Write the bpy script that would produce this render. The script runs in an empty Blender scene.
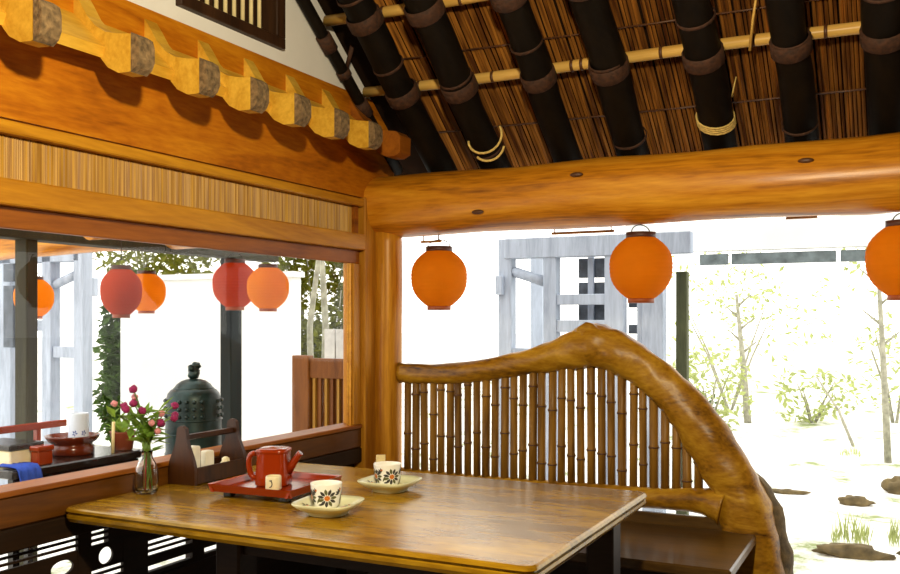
import bpy, math, random
from math import sin, cos, pi, radians as R
from mathutils import Vector, noise
random.seed(7)
SC = bpy.context.scene
COL = SC.collection
# ------------------------------------------------------------------ camera, sky, lamp, exposure
cd = bpy.data.cameras.new('camera'); cam = bpy.data.objects.new('camera', cd); COL.objects.link(cam)
cam.location = (2.154, -3.608, 1.25)
cam.rotation_euler = (pi/2, 0, math.atan2(458, 920))
cd.sensor_width = 36; cd.lens = 36*920/900
cd.shift_y = 33/900
cd.clip_start = .05; cd.clip_end = 400
SC.camera = cam
W = bpy.data.worlds.new('sky'); SC.world = W; W.use_nodes = True
bg = W.node_tree.nodes['Background']
bg.inputs[0].default_value = (1.0, 0.975, .90, 1); bg.inputs[1].default_value = 2.9
ld = bpy.data.lights.new('ceiling_lamp_light', 'POINT'); lamp = bpy.data.objects.new('ceiling_lamp_light', ld); COL.objects.link(lamp)
lamp.location = (1.80, -2.92, 2.12); ld.energy = 235; ld.color = (1.0, .85, .56); ld.shadow_soft_size = .05
vs = SC.view_settings
vs.view_transform = 'Standard'; vs.look = 'None'; vs.gamma = 1; vs.exposure = 0; vs.use_curve_mapping = False

# ------------------------------------------------------------------ materials
def mat(name):
    m = bpy.data.materials.new(name); m.use_nodes = True
    n = m.node_tree.nodes; return m, n, m.node_tree.links, n['Principled BSDF']
def plain(name, c, rough=.6, metal=0, var=.12, scale=20, bump=0, spec=.5, bscale=None):
    m, n, l, b = mat(name)
    t = n.new('ShaderNodeTexCoord'); ns = n.new('ShaderNodeTexNoise'); ns.inputs['Scale'].default_value = scale; ns.inputs['Detail'].default_value = 4
    l.new(t.outputs['Object'], ns.inputs['Vector'])
    r = n.new('ShaderNodeValToRGB'); r.color_ramp.elements[0].position = .3; r.color_ramp.elements[1].position = .7
    r.color_ramp.elements[0].color = (*[x*(1-var) for x in c], 1); r.color_ramp.elements[1].color = (*[min(1, x*(1+var)) for x in c], 1)
    l.new(ns.outputs['Fac'], r.inputs[0]); l.new(r.outputs[0], b.inputs['Base Color'])
    b.inputs['Roughness'].default_value = rough; b.inputs['Metallic'].default_value = metal; b.inputs['Specular IOR Level'].default_value = spec
    if bump:
        bp = n.new('ShaderNodeBump'); bp.inputs['Strength'].default_value = bump; bp.inputs['Distance'].default_value = .01
        if bscale:
            n2 = n.new('ShaderNodeTexNoise'); n2.inputs['Scale'].default_value = bscale; l.new(t.outputs['Object'], n2.inputs['Vector']); l.new(n2.outputs['Fac'], bp.inputs['Height'])
        else: l.new(ns.outputs['Fac'], bp.inputs['Height'])
        l.new(bp.outputs[0], b.inputs['Normal'])
    return m
def wood(name, dark, light, axis='y', rough=.45, scale=5, stretch=10, bump=.15, mid=None, spec=.25, fine=90, coat=0, tint=None):
    """wood with the grain running along one axis"""
    m, n, l, b = mat(name)
    t = n.new('ShaderNodeTexCoord'); mp = n.new('ShaderNodeMapping')
    k = {'x': 0, 'y': 1, 'z': 2}[axis]; s = [1, 1, 1]; s[k] = 1/stretch
    mp.inputs['Scale'].default_value = s; l.new(t.outputs['Object'], mp.inputs['Vector'])
    n1 = n.new('ShaderNodeTexNoise'); n1.inputs['Scale'].default_value = scale; n1.inputs['Detail'].default_value = 6; n1.inputs['Roughness'].default_value = .65; n1.inputs['Distortion'].default_value = 1.6
    n2 = n.new('ShaderNodeTexNoise'); n2.inputs['Scale'].default_value = fine; n2.inputs['Detail'].default_value = 3
    l.new(mp.outputs[0], n1.inputs['Vector']); l.new(mp.outputs[0], n2.inputs['Vector'])
    ad = n.new('ShaderNodeMath'); ad.operation = 'MULTIPLY_ADD'; ad.inputs[1].default_value = .3; l.new(n2.outputs['Fac'], ad.inputs[0]); l.new(n1.outputs['Fac'], ad.inputs[2])
    r = n.new('ShaderNodeValToRGB'); e = r.color_ramp.elements
    e[0].position = .45; e[1].position = .86; e[0].color = (*dark, 1); e[1].color = (*light, 1)
    if mid: q = e.new(.63); q.color = (*mid, 1)
    l.new(ad.outputs[0], r.inputs[0]); l.new(r.outputs[0], b.inputs['Base Color'])
    b.inputs['Roughness'].default_value = rough; b.inputs['Specular IOR Level'].default_value = spec
    if tint: b.inputs['Specular Tint'].default_value = (*tint, 1)
    b.inputs['Coat Weight'].default_value = coat; b.inputs['Coat Roughness'].default_value = .12
    bp = n.new('ShaderNodeBump'); bp.inputs['Strength'].default_value = bump; bp.inputs['Distance'].default_value = .004
    l.new(ad.outputs[0], bp.inputs['Height']); l.new(bp.outputs[0], b.inputs['Normal'])
    return m
def translucent(name, c, tcol, fac=.5, rough=.8, var=.1, scale=12, band=None):
    m, n, l, b = mat(name)
    b.inputs['Base Color'].default_value = (*c, 1); b.inputs['Roughness'].default_value = rough; b.inputs['Specular IOR Level'].default_value = .2
    t = n.new('ShaderNodeTexCoord'); ns = n.new('ShaderNodeTexNoise'); ns.inputs['Scale'].default_value = scale; l.new(t.outputs['Object'], ns.inputs['Vector'])
    mx = n.new('ShaderNodeMix'); mx.data_type = 'RGBA'; l.new(ns.outputs['Fac'], mx.inputs[0])
    mx.inputs[6].default_value = (*[x*(1-var) for x in tcol], 1); mx.inputs[7].default_value = (*[min(1, x*(1+var)) for x in tcol], 1)
    mc = n.new('ShaderNodeMix'); mc.data_type = 'RGBA'; l.new(ns.outputs['Fac'], mc.inputs[0])
    mc.inputs[6].default_value = (*[x*(1-var) for x in c], 1); mc.inputs[7].default_value = (*[min(1, x*(1+var)) for x in c], 1)
    l.new(mc.outputs[2], b.inputs['Base Color'])
    tr = n.new('ShaderNodeBsdfTranslucent'); l.new(mx.outputs[2], tr.inputs[0])
    ms = n.new('ShaderNodeMixShader'); ms.inputs[0].default_value = fac
    l.new(b.outputs[0], ms.inputs[1]); l.new(tr.outputs[0], ms.inputs[2]); l.new(ms.outputs[0], n['Material Output'].inputs[0])
    return m
def pane_glass(name, refl, tint=(1, 1, 1)):
    m, n, l, b = mat(name); n.remove(b)
    tr = n.new('ShaderNodeBsdfTransparent'); tr.inputs[0].default_value = (*tint, 1)
    g = n.new('ShaderNodeBsdfGlossy'); g.inputs['Roughness'].default_value = .01
    fr = n.new('ShaderNodeLayerWeight'); fr.inputs[0].default_value = .5
    ml = n.new('ShaderNodeMath'); ml.operation = 'MULTIPLY'; ml.inputs[1].default_value = refl; l.new(fr.outputs['Fresnel'], ml.inputs[0])
    ms = n.new('ShaderNodeMixShader'); l.new(ml.outputs[0], ms.inputs[0]); l.new(tr.outputs[0], ms.inputs[1]); l.new(g.outputs[0], ms.inputs[2])
    l.new(ms.outputs[0], n['Material Output'].inputs[0]); return m
def clear_glass(name, c=(1, 1, 1), ior=1.45):
    m, n, l, b = mat(name); b.inputs['Base Color'].default_value = (*c, 1); b.inputs['Roughness'].default_value = .02
    b.inputs['Transmission Weight'].default_value = 1; b.inputs['IOR'].default_value = ior; return m

M = {}
M['board_y'] = wood('orange_board_along_wall', (.22, .058, .003), (.66, .26, .010), 'y', .42, 4, 6, .1, mid=(.45, .135, .004))
M['rail_y'] = wood('honey_rail_along_wall', (.34, .12, .005), (.68, .32, .018), 'y', .4, 5, 10, .1)
M['red_y'] = wood('reddish_rail_along_wall', (.15, .038, .005), (.38, .12, .010), 'y', .4, 5, 10, .1)
M['sill'] = wood('shaded_sill_wood', (.045, .013, .0015), (.15, .050, .004), 'y', .4, 5, 10, .1, spec=.35)  # base colour darkened to stand for weaker lamplight along the sill
M['stile'] = wood('honey_stile', (.28, .10, .008), (.60, .27, .022), 'z', .4, 6, 10, .1)
M['pale_carved'] = wood('pale_carved_wood', (.50, .235, .012), (.82, .50, .060), 'y', .5, 6, 4, .2)
M['bark'] = plain('grey_bark_end', (.20, .125, .055), .9, 0, .5, 60, .8)
M['log_x'] = wood('peeled_log', (.19, .055, .003), (.80, .38, .028), 'x', .34, 4.5, 9, .3, mid=(.56, .205, .008), spec=.4)
M['log_z'] = wood('peeled_post', (.28, .09, .005), (.72, .33, .022), 'z', .36, 6, 10, .2)
M['branch'] = wood('polished_branch', (.06, .020, .002), (.52, .28, .022), 'x', .34, 5, 3, .6, mid=(.29, .128, .006))
M['bark_dark'] = plain('dark_mossy_bark', (.10, .062, .020), .9, 0, .6, 25, .8)
M['bamboo_slat'] = wood('dark_bamboo', (.10, .040, .005), (.34, .165, .022), 'z', .42, 14, 10, .1)
M['bamboo_node'] = plain('bamboo_node_ring', (.09, .032, .010), .5)
M['bamboo_pale'] = wood('pale_bamboo', (.55, .30, .06), (.78, .50, .14), 'x', .35, 10, 12, .1)
M['reed'] = None
M['black_pole'] = wood('black_pole', (.003, .002, .0015), (.010, .006, .003), 'y', .6, 8, 6, .2, spec=.15)
M['lash'] = plain('brown_lashing', (.050, .017, .006), .8, 0, .5, 60, .4)
M['rope'] = plain('straw_rope', (.72, .52, .16), .8, 0, .3, 90, .4)
M['thatch'] = plain('dark_thatch', (.016, .008, .004), .9, spec=.05)
M['plaster'] = plain('white_plaster', (.86, .84, .80), .9, 0, .03, 8, .05)
M['dark_frame'] = wood('dark_brown_frame', (.018, .008, .004), (.06, .025, .010), 'z', .5, 8, 8, .15)
M['cream_bar'] = plain('cream_bar', (.85, .70, .36), .6)
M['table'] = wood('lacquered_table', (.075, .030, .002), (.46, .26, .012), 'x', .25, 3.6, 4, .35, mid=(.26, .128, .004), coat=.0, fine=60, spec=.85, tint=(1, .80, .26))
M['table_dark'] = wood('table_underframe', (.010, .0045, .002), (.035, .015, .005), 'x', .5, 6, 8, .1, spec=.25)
M['seat'] = wood('dark_bench_seat', (.030, .013, .003), (.12, .06, .010), 'x', .3, 4, 5, .15, spec=.4)
M['dark_panel'] = wood('dark_lower_panel', (.009, .0045, .002), (.028, .012, .004), 'y', .6, 6, 8, .1, spec=.2)
M['floor'] = plain('earth_floor', (.16, .12, .08), .8, 0, .2, 6, .1)
M['glass'] = pane_glass('window_glass', .022)
M['vase_glass'] = clear_glass('bottle_glass', (.98, 1, .98))
M['lantern'] = translucent('orange_lantern_paper', (.80, .26, .006), (.92, .42, .010), .55)
M['lantern_red'] = translucent('red_lantern_paper', (.55, .055, .004), (.6, .075, .004), .35)
M['cap'] = plain('lantern_cap_wood', (.07, .018, .008), .5)
M['cap_red'] = plain('lantern_foot_wood', (.34, .07, .012), .5)
M['wire'] = plain('black_wire', (.03, .025, .02), .6)
M['lacquer_red'] = plain('red_lacquer', (.27, .026, .002), .16, 0, .05, 5)
M['lacquer_black'] = plain('black_lacquer', (.012, .009, .008), .2)
M['cream'] = plain('cream_ceramic', (.80, .70, .44), .4)
M['porcelain'] = plain('white_porcelain', (.88, .86, .80), .2, 0, .03)
M['blue_porcelain'] = plain('bluish_white_porcelain', (.68, .78, .95), .25, 0, .03)
M['stand_red'] = plain('dark_red_lacquer', (.11, .016, .004), .2)
M['dish'] = plain('celadon_dish', (.66, .66, .42), .22, 0, .06)
M['dish_in'] = plain('dish_glaze_inside', (.76, .70, .50), .22, 0, .06)
M['paint_dark'] = plain('dark_paint', (.035, .03, .028), .4)
M['paint_green'] = plain('olive_paint', (.10, .10, .03), .4)
M['paint_orange'] = plain('orange_paint', (.68, .19, .015), .4)
M['paint_red'] = plain('deep_red_paint', (.30, .02, .02), .4)
M['paint_blue'] = plain('cobalt_paint', (.03, .08, .35), .4)
M['caddy'] = wood('caddy_wood', (.012, .004, .0015), (.060, .018, .003), 'z', .35, 8, 5, .1, spec=.3)
M['paper'] = plain('white_packet_paper', (.82, .78, .66), .8)
M['stem'] = plain('green_stem', (.14, .24, .04), .6)
M['leaf'] = translucent('fresh_leaf', (.17, .30, .04), (.28, .42, .05), .4, .5, .4, 40)
M['flower'] = plain('magenta_flower', (.30, .012, .10), .8, 0, .4, 200, .6)
M['flower_pink'] = plain('pink_flower', (.72, .28, .30), .8, 0, .3, 200, .6)
M['bronze'] = plain('bronze_patina', (.010, .028, .027), .40, .4, .5, 18, .15)
M['grey_post'] = wood('dark_olive_post', (.016, .014, .004), (.045, .040, .014), 'z', .7, 8, 8, .2)
M['teal_post'] = wood('dark_teal_post', (.003, .006, .006), (.009, .016, .014), 'z', .7, 8, 8, .2)
M['olive_pale'] = wood('pale_olive_timber', (.05, .055, .03), (.11, .12, .06), 'z', .8, 8, 8, .1)
M['pale_timber'] = wood('weathered_grey_timber', (.27, .31, .39), (.46, .52, .63), 'z', .8, 8, 8, .1)
M['grey_panel'] = plain('slate_grey_panel', (.075, .09, .115), .7, 0, .5, 14)
M['eave_slate'] = plain('pale_slate', (.13, .16, .17), .7, 0, .4, 14)
M['gravel'] = plain('white_gravel', (.72, .72, .68), .95, 0, .2, 30, .3, bscale=120)
M['flat_white'] = plain('matte_white', (.80, .81, .78), .95, 0, .05, 3)
m_, n_, l_, b_ = mat('white_gravel_moss'); M['gravel'] = m_
t_ = n_.new('ShaderNodeTexCoord'); a_ = n_.new('ShaderNodeTexNoise'); a_.inputs['Scale'].default_value = 1.6; a_.inputs['Detail'].default_value = 8; a_.inputs['Roughness'].default_value = .7
l_.new(t_.outputs['Object'], a_.inputs['Vector']); r_ = n_.new('ShaderNodeValToRGB'); e_ = r_.color_ramp.elements
e_[0].position = .36; e_[0].color = (.20, .24, .09, 1); e_[1].position = .47; e_[1].color = (.74, .73, .70, 1)
l_.new(a_.outputs['Fac'], r_.inputs[0]); l_.new(r_.outputs[0], b_.inputs['Base Color']); b_.inputs['Roughness'].default_value = .95
M['rock'] = plain('brown_rock', (.12, .085, .035), .9, 0, .5, 12, .7)
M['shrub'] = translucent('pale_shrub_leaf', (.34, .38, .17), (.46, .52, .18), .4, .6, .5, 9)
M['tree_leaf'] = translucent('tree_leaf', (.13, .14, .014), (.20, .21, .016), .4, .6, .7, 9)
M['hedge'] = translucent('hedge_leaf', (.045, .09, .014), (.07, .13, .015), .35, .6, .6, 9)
M['trunk'] = plain('pale_trunk', (.30, .29, .22), .9, 0, .3, 20, .3)
M['gate'] = wood('reddish_gate', (.09, .026, .004), (.22, .075, .010), 'z', .5, 8, 8, .1)
M['gate_slat'] = wood('gate_slat_wood', (.24, .12, .015), (.42, .22, .03), 'z', .5, 8, 8, .1)
M['white_enamel'] = plain('white_sign_board', (.5, .5, .48), .6)
M['blue_cloth'] = plain('blue_cloth', (.02, .07, .45), .9, 0, .3, 30)
M['soil'] = plain('terracotta', (.25, .05, .02), .6)
M['straw_batten'] = plain('split_bamboo_strip', (.36, .17, .03), .6)
def reed_mat(name, lo, hi, rough=.55, sc=70):
    m, n, l, b = mat(name)
    t = n.new('ShaderNodeTexCoord'); mp = n.new('ShaderNodeMapping'); l.new(t.outputs['Object'], mp.inputs['Vector'])
    return m, n, l, b, mp, lo, hi, sc
def reeds(name, lo, hi, stretch, rough=.55, sc=70):
    m, n, l, b, mp, lo, hi, sc = reed_mat(name, lo, hi, rough, sc)
    mp.inputs['Scale'].default_value = stretch
    ns = n.new('ShaderNodeTexNoise'); ns.inputs['Scale'].default_value = sc; ns.inputs['Detail'].default_value = 2; l.new(mp.outputs[0], ns.inputs['Vector'])
    r = n.new('ShaderNodeValToRGB'); e = r.color_ramp.elements; e[0].position = .35; e[1].position = .68; e[0].color = (*lo, 1); e[1].color = (*hi, 1)
    l.new(ns.outputs['Fac'], r.inputs[0]); l.new(r.outputs[0], b.inputs['Base Color']); b.inputs['Roughness'].default_value = rough; return m
M['reed'] = reeds('roof_reeds', (.10, .028, .004), (.50, .20, .028), (1, .05, .05))
M['reed_wall'] = reeds('wall_reeds', (.42, .20, .04), (.80, .52, .14), (1, 1, .04), sc=110)

# ------------------------------------------------------------------ mesh building
class MB:
    def __init__(s): s.v = []; s.f = []; s.sm = []
    def add(s, v, f, smooth=False):
        o = len(s.v); s.v += [tuple(p) for p in v]; s.f += [tuple(i+o for i in q) for q in f]; s.sm += [smooth]*len(f); return s
    def box(s, x0, x1, y0, y1, z0, z1, b=0):
        """box with optionally chamfered edges (b)"""
        if x0 > x1: x0, x1 = x1, x0
        if y0 > y1: y0, y1 = y1, y0
        if z0 > z1: z0, z1 = z1, z0
        if not b:
            return s.add([(x0,y0,z0),(x1,y0,z0),(x1,y1,z0),(x0,y1,z0),(x0,y0,z1),(x1,y0,z1),(x1,y1,z1),(x0,y1,z1)],
                [(0,3,2,1),(4,5,6,7),(0,1,5,4),(1,2,6,5),(2,3,7,6),(3,0,4,7)])
        b = min(b, .49*(x1-x0), .49*(y1-y0), .49*(z1-z0))
        v = []
        lo = (x0,y0,z0); hi = (x1,y1,z1); idx = {}
        for cx in (0,1):
            for cy in (0,1):
                for cz in (0,1):
                    c = (cx,cy,cz); base = [hi[k] if c[k] else lo[k] for k in range(3)]
                    for k in range(3):      # vertex lying on face k (the others are inset)
                        p = list(base)
                        for j in range(3):
                            if j != k: p[j] += -b if c[j] else b
                        idx[c,k] = len(v); v.append(tuple(p))
        f = []
        for k in range(3):
            i, j = [(1,2),(2,0),(0,1)][k]
            for side in (0,1):
                q = []
                for a, d in ((0,0),(1,0),(1,1),(0,1)):
                    c = [0,0,0]; c[k] = side; c[i] = a; c[j] = d; q.append(idx[tuple(c),k])
                f.append(tuple(q if side else q[::-1]))
        for k in range(3):                  # edges along k
            i, j = [(1,2),(2,0),(0,1)][k]
            for a in (0,1):
                for d in (0,1):
                    c0 = [0,0,0]; c0[i] = a; c0[j] = d; c1 = list(c0); c1[k] = 1
                    q = [idx[tuple(c0),i], idx[tuple(c1),i], idx[tuple(c1),j], idx[tuple(c0),j]]
                    f.append(tuple(q if a == d else q[::-1]) if True else None)
        for c in [(a,b_,d) for a in (0,1) for b_ in (0,1) for d in (0,1)]:
            q = [idx[c,0], idx[c,1], idx[c,2]]
            f.append(tuple(q if (sum(c) % 2) else q[::-1]))
        return s.add(v, f)
    def tube(s, pts, rad, n=12, caps=True, flat=1.0, wob=0, seed=0, smooth=True, up=None):
        pts = [Vector(p) for p in pts]; k = len(pts)
        if not hasattr(rad, '__len__'): rad = [rad]*k
        v = []; f = []
        t0 = (pts[1]-pts[0]).normalized(); u = Vector(up) if up else (Vector((0,0,1)) if abs(t0.z) < .9 else Vector((1,0,0)))
        for i, p in enumerate(pts):
            t = (pts[min(i+1,k-1)]-pts[max(i-1,0)]).normalized()
            u = (u - t*u.dot(t)).normalized(); w = t.cross(u)
            for j in range(n):
                a = 2*pi*j/n; r = rad[i]
                if wob: r *= 1+wob*noise.noise(Vector((cos(a)*1.2+seed, sin(a)*1.2, i*.45)))
                v.append(p+u*cos(a)*r+w*sin(a)*r*flat)
        for i in range(k-1):
            for j in range(n):
                a = i*n+j; b = i*n+(j+1) % n; f.append((a, b, b+n, a+n))
        s.add(v, f, smooth)
        if caps:
            o = len(s.v)-len(v)
            s.f.append(tuple(o+j for j in range(n))[::-1]); s.sm.append(False)
            s.f.append(tuple(o+(k-1)*n+j for j in range(n))); s.sm.append(False)
        return s
    def lathe(s, prof, n=24, c=(0,0,0), sq=None, smooth=True, capb=False, capt=False):
        """prof: (r,z) bottom to top; sq(i) gives a squareness exponent"""
        v = []; f = []
        for i, (r, z) in enumerate(prof):
            for j in range(n):
                a = 2*pi*j/n; x, y = cos(a), sin(a)
                if sq:
                    e = sq(i) if callable(sq) else sq
                    k = (abs(x)**e+abs(y)**e)**(-1/e); x *= k; y *= k
                v.append((c[0]+r*x, c[1]+r*y, c[2]+z))
        for i in range(len(prof)-1):
            for j in range(n):
                a = i*n+j; b = i*n+(j+1) % n; f.append((a, b, b+n, a+n))
        s.add(v, f, smooth); o = len(s.v)-len(v)
        if capb: s.f.append(tuple(o+j for j in range(n))[::-1]); s.sm.append(False)
        if capt: s.f.append(tuple(o+(len(prof)-1)*n+j for j in range(n))); s.sm.append(False)
        return s
    def prism(s, poly, axis, a, b):
        """extrude a polygon along an axis; poly in the other two axes (in cyclic order)"""
        k = 'xyz'.index(axis); i, j = [(1,2),(2,0),(0,1)][k]; v = []; n = len(poly)
        for val in (a, b):
            for p in poly:
                q = [0,0,0]; q[k] = val; q[i] = p[0]; q[j] = p[1]; v.append(tuple(q))
        f = [tuple(range(n))[::-1], tuple(range(n, 2*n))]+[(m, (m+1) % n, (m+1) % n+n, m+n) for m in range(n)]
        return s.add(v, f)
    def ball(s, c, r, n=8, m=6, sc=(1,1,1), wob=0, seed=0):
        v = [(c[0], c[1], c[2]-r*sc[2])]; f = []
        for i in range(1, m):
            p = -pi/2+pi*i/m
            for j in range(n):
                a = 2*pi*j/n; d = Vector((cos(p)*cos(a), cos(p)*sin(a), sin(p)))
                k = r*(1+(wob*noise.noise(d*1.7+Vector((seed,seed*.7,0))) if wob else 0))
                v.append((c[0]+d.x*k*sc[0], c[1]+d.y*k*sc[1], c[2]+d.z*k*sc[2]))
        v.append((c[0], c[1], c[2]+r*sc[2])); L = len(v)-1
        for j in range(n):
            f.append((0, 1+(j+1) % n, 1+j)); f.append((L, 1+(m-2)*n+j, 1+(m-2)*n+(j+1) % n))
            for i in range(m-2):
                a = 1+i*n+j; b = 1+i*n+(j+1) % n; f.append((a, b, b+n, a+n))
        return s.add(v, f, True)
    def leaf(s, p, d, up, L, w):
        d = Vector(d).normalized(); sd = d.cross(Vector(up)); sd = sd.normalized() if sd.length > 1e-4 else Vector((1,0,0)); p = Vector(p); nn = sd.cross(d)
        return s.add([p, p+d*L*.45+sd*w*.5+nn*w*.15, p+d*L-nn*w*.1, p+d*L*.45-sd*w*.5+nn*w*.15], [(0,1,2),(0,2,3)])
    def build(s, name, m, parent=None, world=True, recenter=None):
        me = bpy.data.meshes.new(name)
        off = Vector((0,0,0))
        if parent is None and recenter is not False and s.v:
            xs, ys, zs = zip(*s.v); off = Vector(((min(xs)+max(xs))/2, (min(ys)+max(ys))/2, min(zs)))
        elif parent is not None: off = Vector((0,0,0))
        me.from_pydata([tuple(Vector(p)-off) for p in s.v], [], s.f); me.update()
        me.polygons.foreach_set('use_smooth', s.sm)
        me.materials.append(M[m] if isinstance(m, str) else m)
        o = bpy.data.objects.new(name, me); COL.objects.link(o)
        if parent is not None:
            o.parent = parent
            if world:
                q = parent; tot = Vector((0,0,0))
                while q: tot += q.location; q = q.parent
                o.location = -tot
        else: o.location = off
        return o
def tag(o, label, cat, group=None, kind=None):
    if label: o['label'] = label
    if cat: o['category'] = cat
    if group: o['group'] = group
    if kind: o['kind'] = kind
    return o
def thing(name, label, cat, loc=(0,0,0), group=None, kind=None):
    o = bpy.data.objects.new(name, None); COL.objects.link(o); o.location = loc; o.empty_display_size = .1
    return tag(o, label, cat, group, kind)
def struct(name, kind='structure', loc=(0,0,0)):
    o = bpy.data.objects.new(name, None); COL.objects.link(o); o.location = loc; o['kind'] = kind; return o
def copy_tree(o, parent=None):
    c = o.copy(); COL.objects.link(c); c.parent = parent
    for ch in [q for q in bpy.data.objects if q.parent == o]: copy_tree(ch, c)
    return c
def bx(name, m, parent, *a, b=0): return MB().box(*a, b=b).build(name, m, parent)

# ------------------------------------------------------------------ the room: floor and plain walls
f = MB().box(-.1, 4.2, -6, .15, -.12, 0).build('floor', 'floor'); f['kind'] = 'structure'
g = MB()
g.add([(-60,-60,-.14),(60,-60,-.14),(60,80,-.14),(-60,80,-.14)], [(0,1,2,3)])
g = g.build('ground', 'gravel', recenter=False); g['kind'] = 'structure'
o = MB().box(4.2, 4.32, -6, .15, -.12, 5.2).build('wall_right', 'dark_panel'); o['kind'] = 'structure'
o = MB().box(-.1, 4.32, -6.12, -6, -.12, 5.2).build('wall_behind', 'dark_panel'); o['kind'] = 'structure'
SL = .745                                   # roof slope: z falls by SL for each metre of y
CS = 1/math.sqrt(1+SL*SL)
def roof_z(y, z0): return z0-SL*y

# ---- left wall
wl = struct('wall_left')
YB, YC = -6.0, -.15
RIDGE = -3.2
pl = MB()
ztop = roof_z(RIDGE, 2.19)
pl.prism([(-6, 2.235), (-1.30, 2.235), (-1.30, 4.2), (RIDGE, ztop), (-6, ztop-.745*2.8+1.2)], 'x', -.1, -.004)
pl.prism([(-.735, 2.235), (-.062, 2.235), (-.735, roof_z(-.735, 2.19))], 'x', -.1, -.004)
pl.prism([(-1.30, 2.235), (-.735, 2.235), (-.735, 2.285), (-1.30, 2.285)], 'x', -.1, -.004)
pl.prism([(-1.30, 2.66), (-.735, 2.66), (-.735, roof_z(-.735, 2.19)), (-1.30, roof_z(-1.3, 2.19))], 'x', -.1, -.004)
pl.build('plaster', 'plaster', wl)
MB().prism([(YB, 1.79), (.13, 1.79), (.13, roof_z(.13, 2.185)), (-.067, 2.235), (YB, 2.235)], 'x', -.1, 0).build('top_board', 'board_y', wl)
bx('thin_rail', 'rail_y', wl, -.1, .012, YB, YC, 1.748, 1.783, b=.004)
bx('reed_backing', 'red_y', wl, -.1, -.022, YB, YC, 1.625, 1.748)
rd = MB()
y = -3.2
while y < -.185:
    w = random.uniform(.0055, .0085)
    xo = -.020+random.uniform(0, .004)
    rd.add([(-.022,y,1.627),(xo,y+w/2,1.627),(-.022,y+w,1.627),(-.022,y,1.748),(xo,y+w/2,1.748),(-.022,y+w,1.748)], [(0,1,4,3),(1,2,5,4)])
    y += w*1.03
M['reed_wall_y'] = reeds('wall_reeds_vertical', (.28, .125, .008), (.55, .30, .030), (1, 1, .03), sc=95)
r_ = rd.build('reed_panel', 'reed_wall_y', wl); r_['kind'] = 'stuff'
bx('end_stile', 'red_y', wl, -.05, -.006, -.205, -.172, 1.625, 1.75)
bx('middle_rail', 'rail_y', wl, -.1, .022, YB, -.155, 1.556, 1.626, b=.004)
bx('corner_stile', 'stile', wl, -.1, .016, -.152, -.055, 0, 1.79, b=.004)
bx('sill_rail', 'sill', wl, -.1, -.002, YB, YC, .690, .775, b=.005)
bx('low_rail', 'dark_panel', wl, -.1, .0, YB, YC, .625, .688, b=.004)
# pierced lower panel: slats with slots between, upright boards between groups, discs cut in plates
bx('kick_board', 'dark_panel', wl, -.1, -.03, YB, YC, 0, .42)
ups = [(-2.6, -2.5), (-1.665, -1.615), (-1.49, -1.385), (-1.18, -1.12), (-.92, -.85), (-.65, -.58), (-.36, -.15)]
for a, b_ in ups: bx('upright', 'dark_panel', wl, -.052, -.040, a, b_, .42, .625)
bays = [(ups[i][1], ups[i+1][0]) for i in range(len(ups)-1)]
def plate_with_hole(y0, y1, z0, z1, cy, cz, ry, rz):
    n = 24; v = []; f = []
    per = []
    for j in range(n):
        a = 2*pi*j/n; c_, s_ = cos(a), sin(a); k = 1/max(abs(c_), abs(s_))
        ox, oz = c_*k, s_*k
        yy = cy+(ox*(y1-cy) if ox > 0 else ox*(cy-y0)); zz = cz+(oz*(z1-cz) if oz > 0 else oz*(cz-z0))
        per.append(((yy, zz), (cy+c_*ry, cz+s_*rz)))
    for x in (-.050, -.042):
        for o_, i_ in per: v += [(x, *o_), (x, *i_)]
    for j in range(n):
        a = 2*j; b_ = 2*((j+1) % n); f.append((2*n+a, 2*n+b_, 2*n+b_+1, 2*n+a+1)); f.append((a, a+1, b_+1, b_)); f.append((a+1, 2*n+a+1, 2*n+b_+1, b_+1))
    return MB().add(v, f)
for i, (a, b_) in enumerate(bays):
    zs = [.612, .594, .576] if i != 2 else [.530, .512, .494]
    if i in (0,):
        levels = [.620, .602, .584, .566]
        for z in levels: bx('slat', 'dark_panel', wl, -.050, -.042, a, b_, z-.0035, z+.0035)
        plate_with_hole(a, b_, .42, .5625, -1.72, .53, .040, .022).build('pierced_plate', 'dark_panel', wl)
    elif i == 1:
        levels = [.620, .602, .584, .566]
        for z in levels: bx('slat', 'dark_panel', wl, -.050, -.042, a, b_, z-.004, z+.004)
        bx('cheek', 'dark_panel', wl, -.06, -.04, -1.55, b_, .566, .622)
        plate_with_hole(a, b_, .500, .563, (a+b_)/2-.005, .530, .028, .026).build('pierced_plate', 'dark_panel', wl)
        for z in (.498, .480, .460, .440): bx('slat', 'dark_panel', wl, -.050, -.042, a, b_, z-.004, z+.004)
    else:
        plate_with_hole(a, b_, .543, .625, (a+b_)/2, .560, .036, .009).build('pierced_plate', 'dark_panel', wl)
        for z in (.540, .521, .502, .483): bx('slat', 'dark_panel', wl, -.050, -.042, a, b_, z-.004, z+.004)
        bx('cheek', 'dark_panel', wl, -.06, -.04, a, b_, .455, .483)
        bx('cheek', 'dark_panel', wl, -.06, -.04, a, b_, .42, .435)
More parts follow.
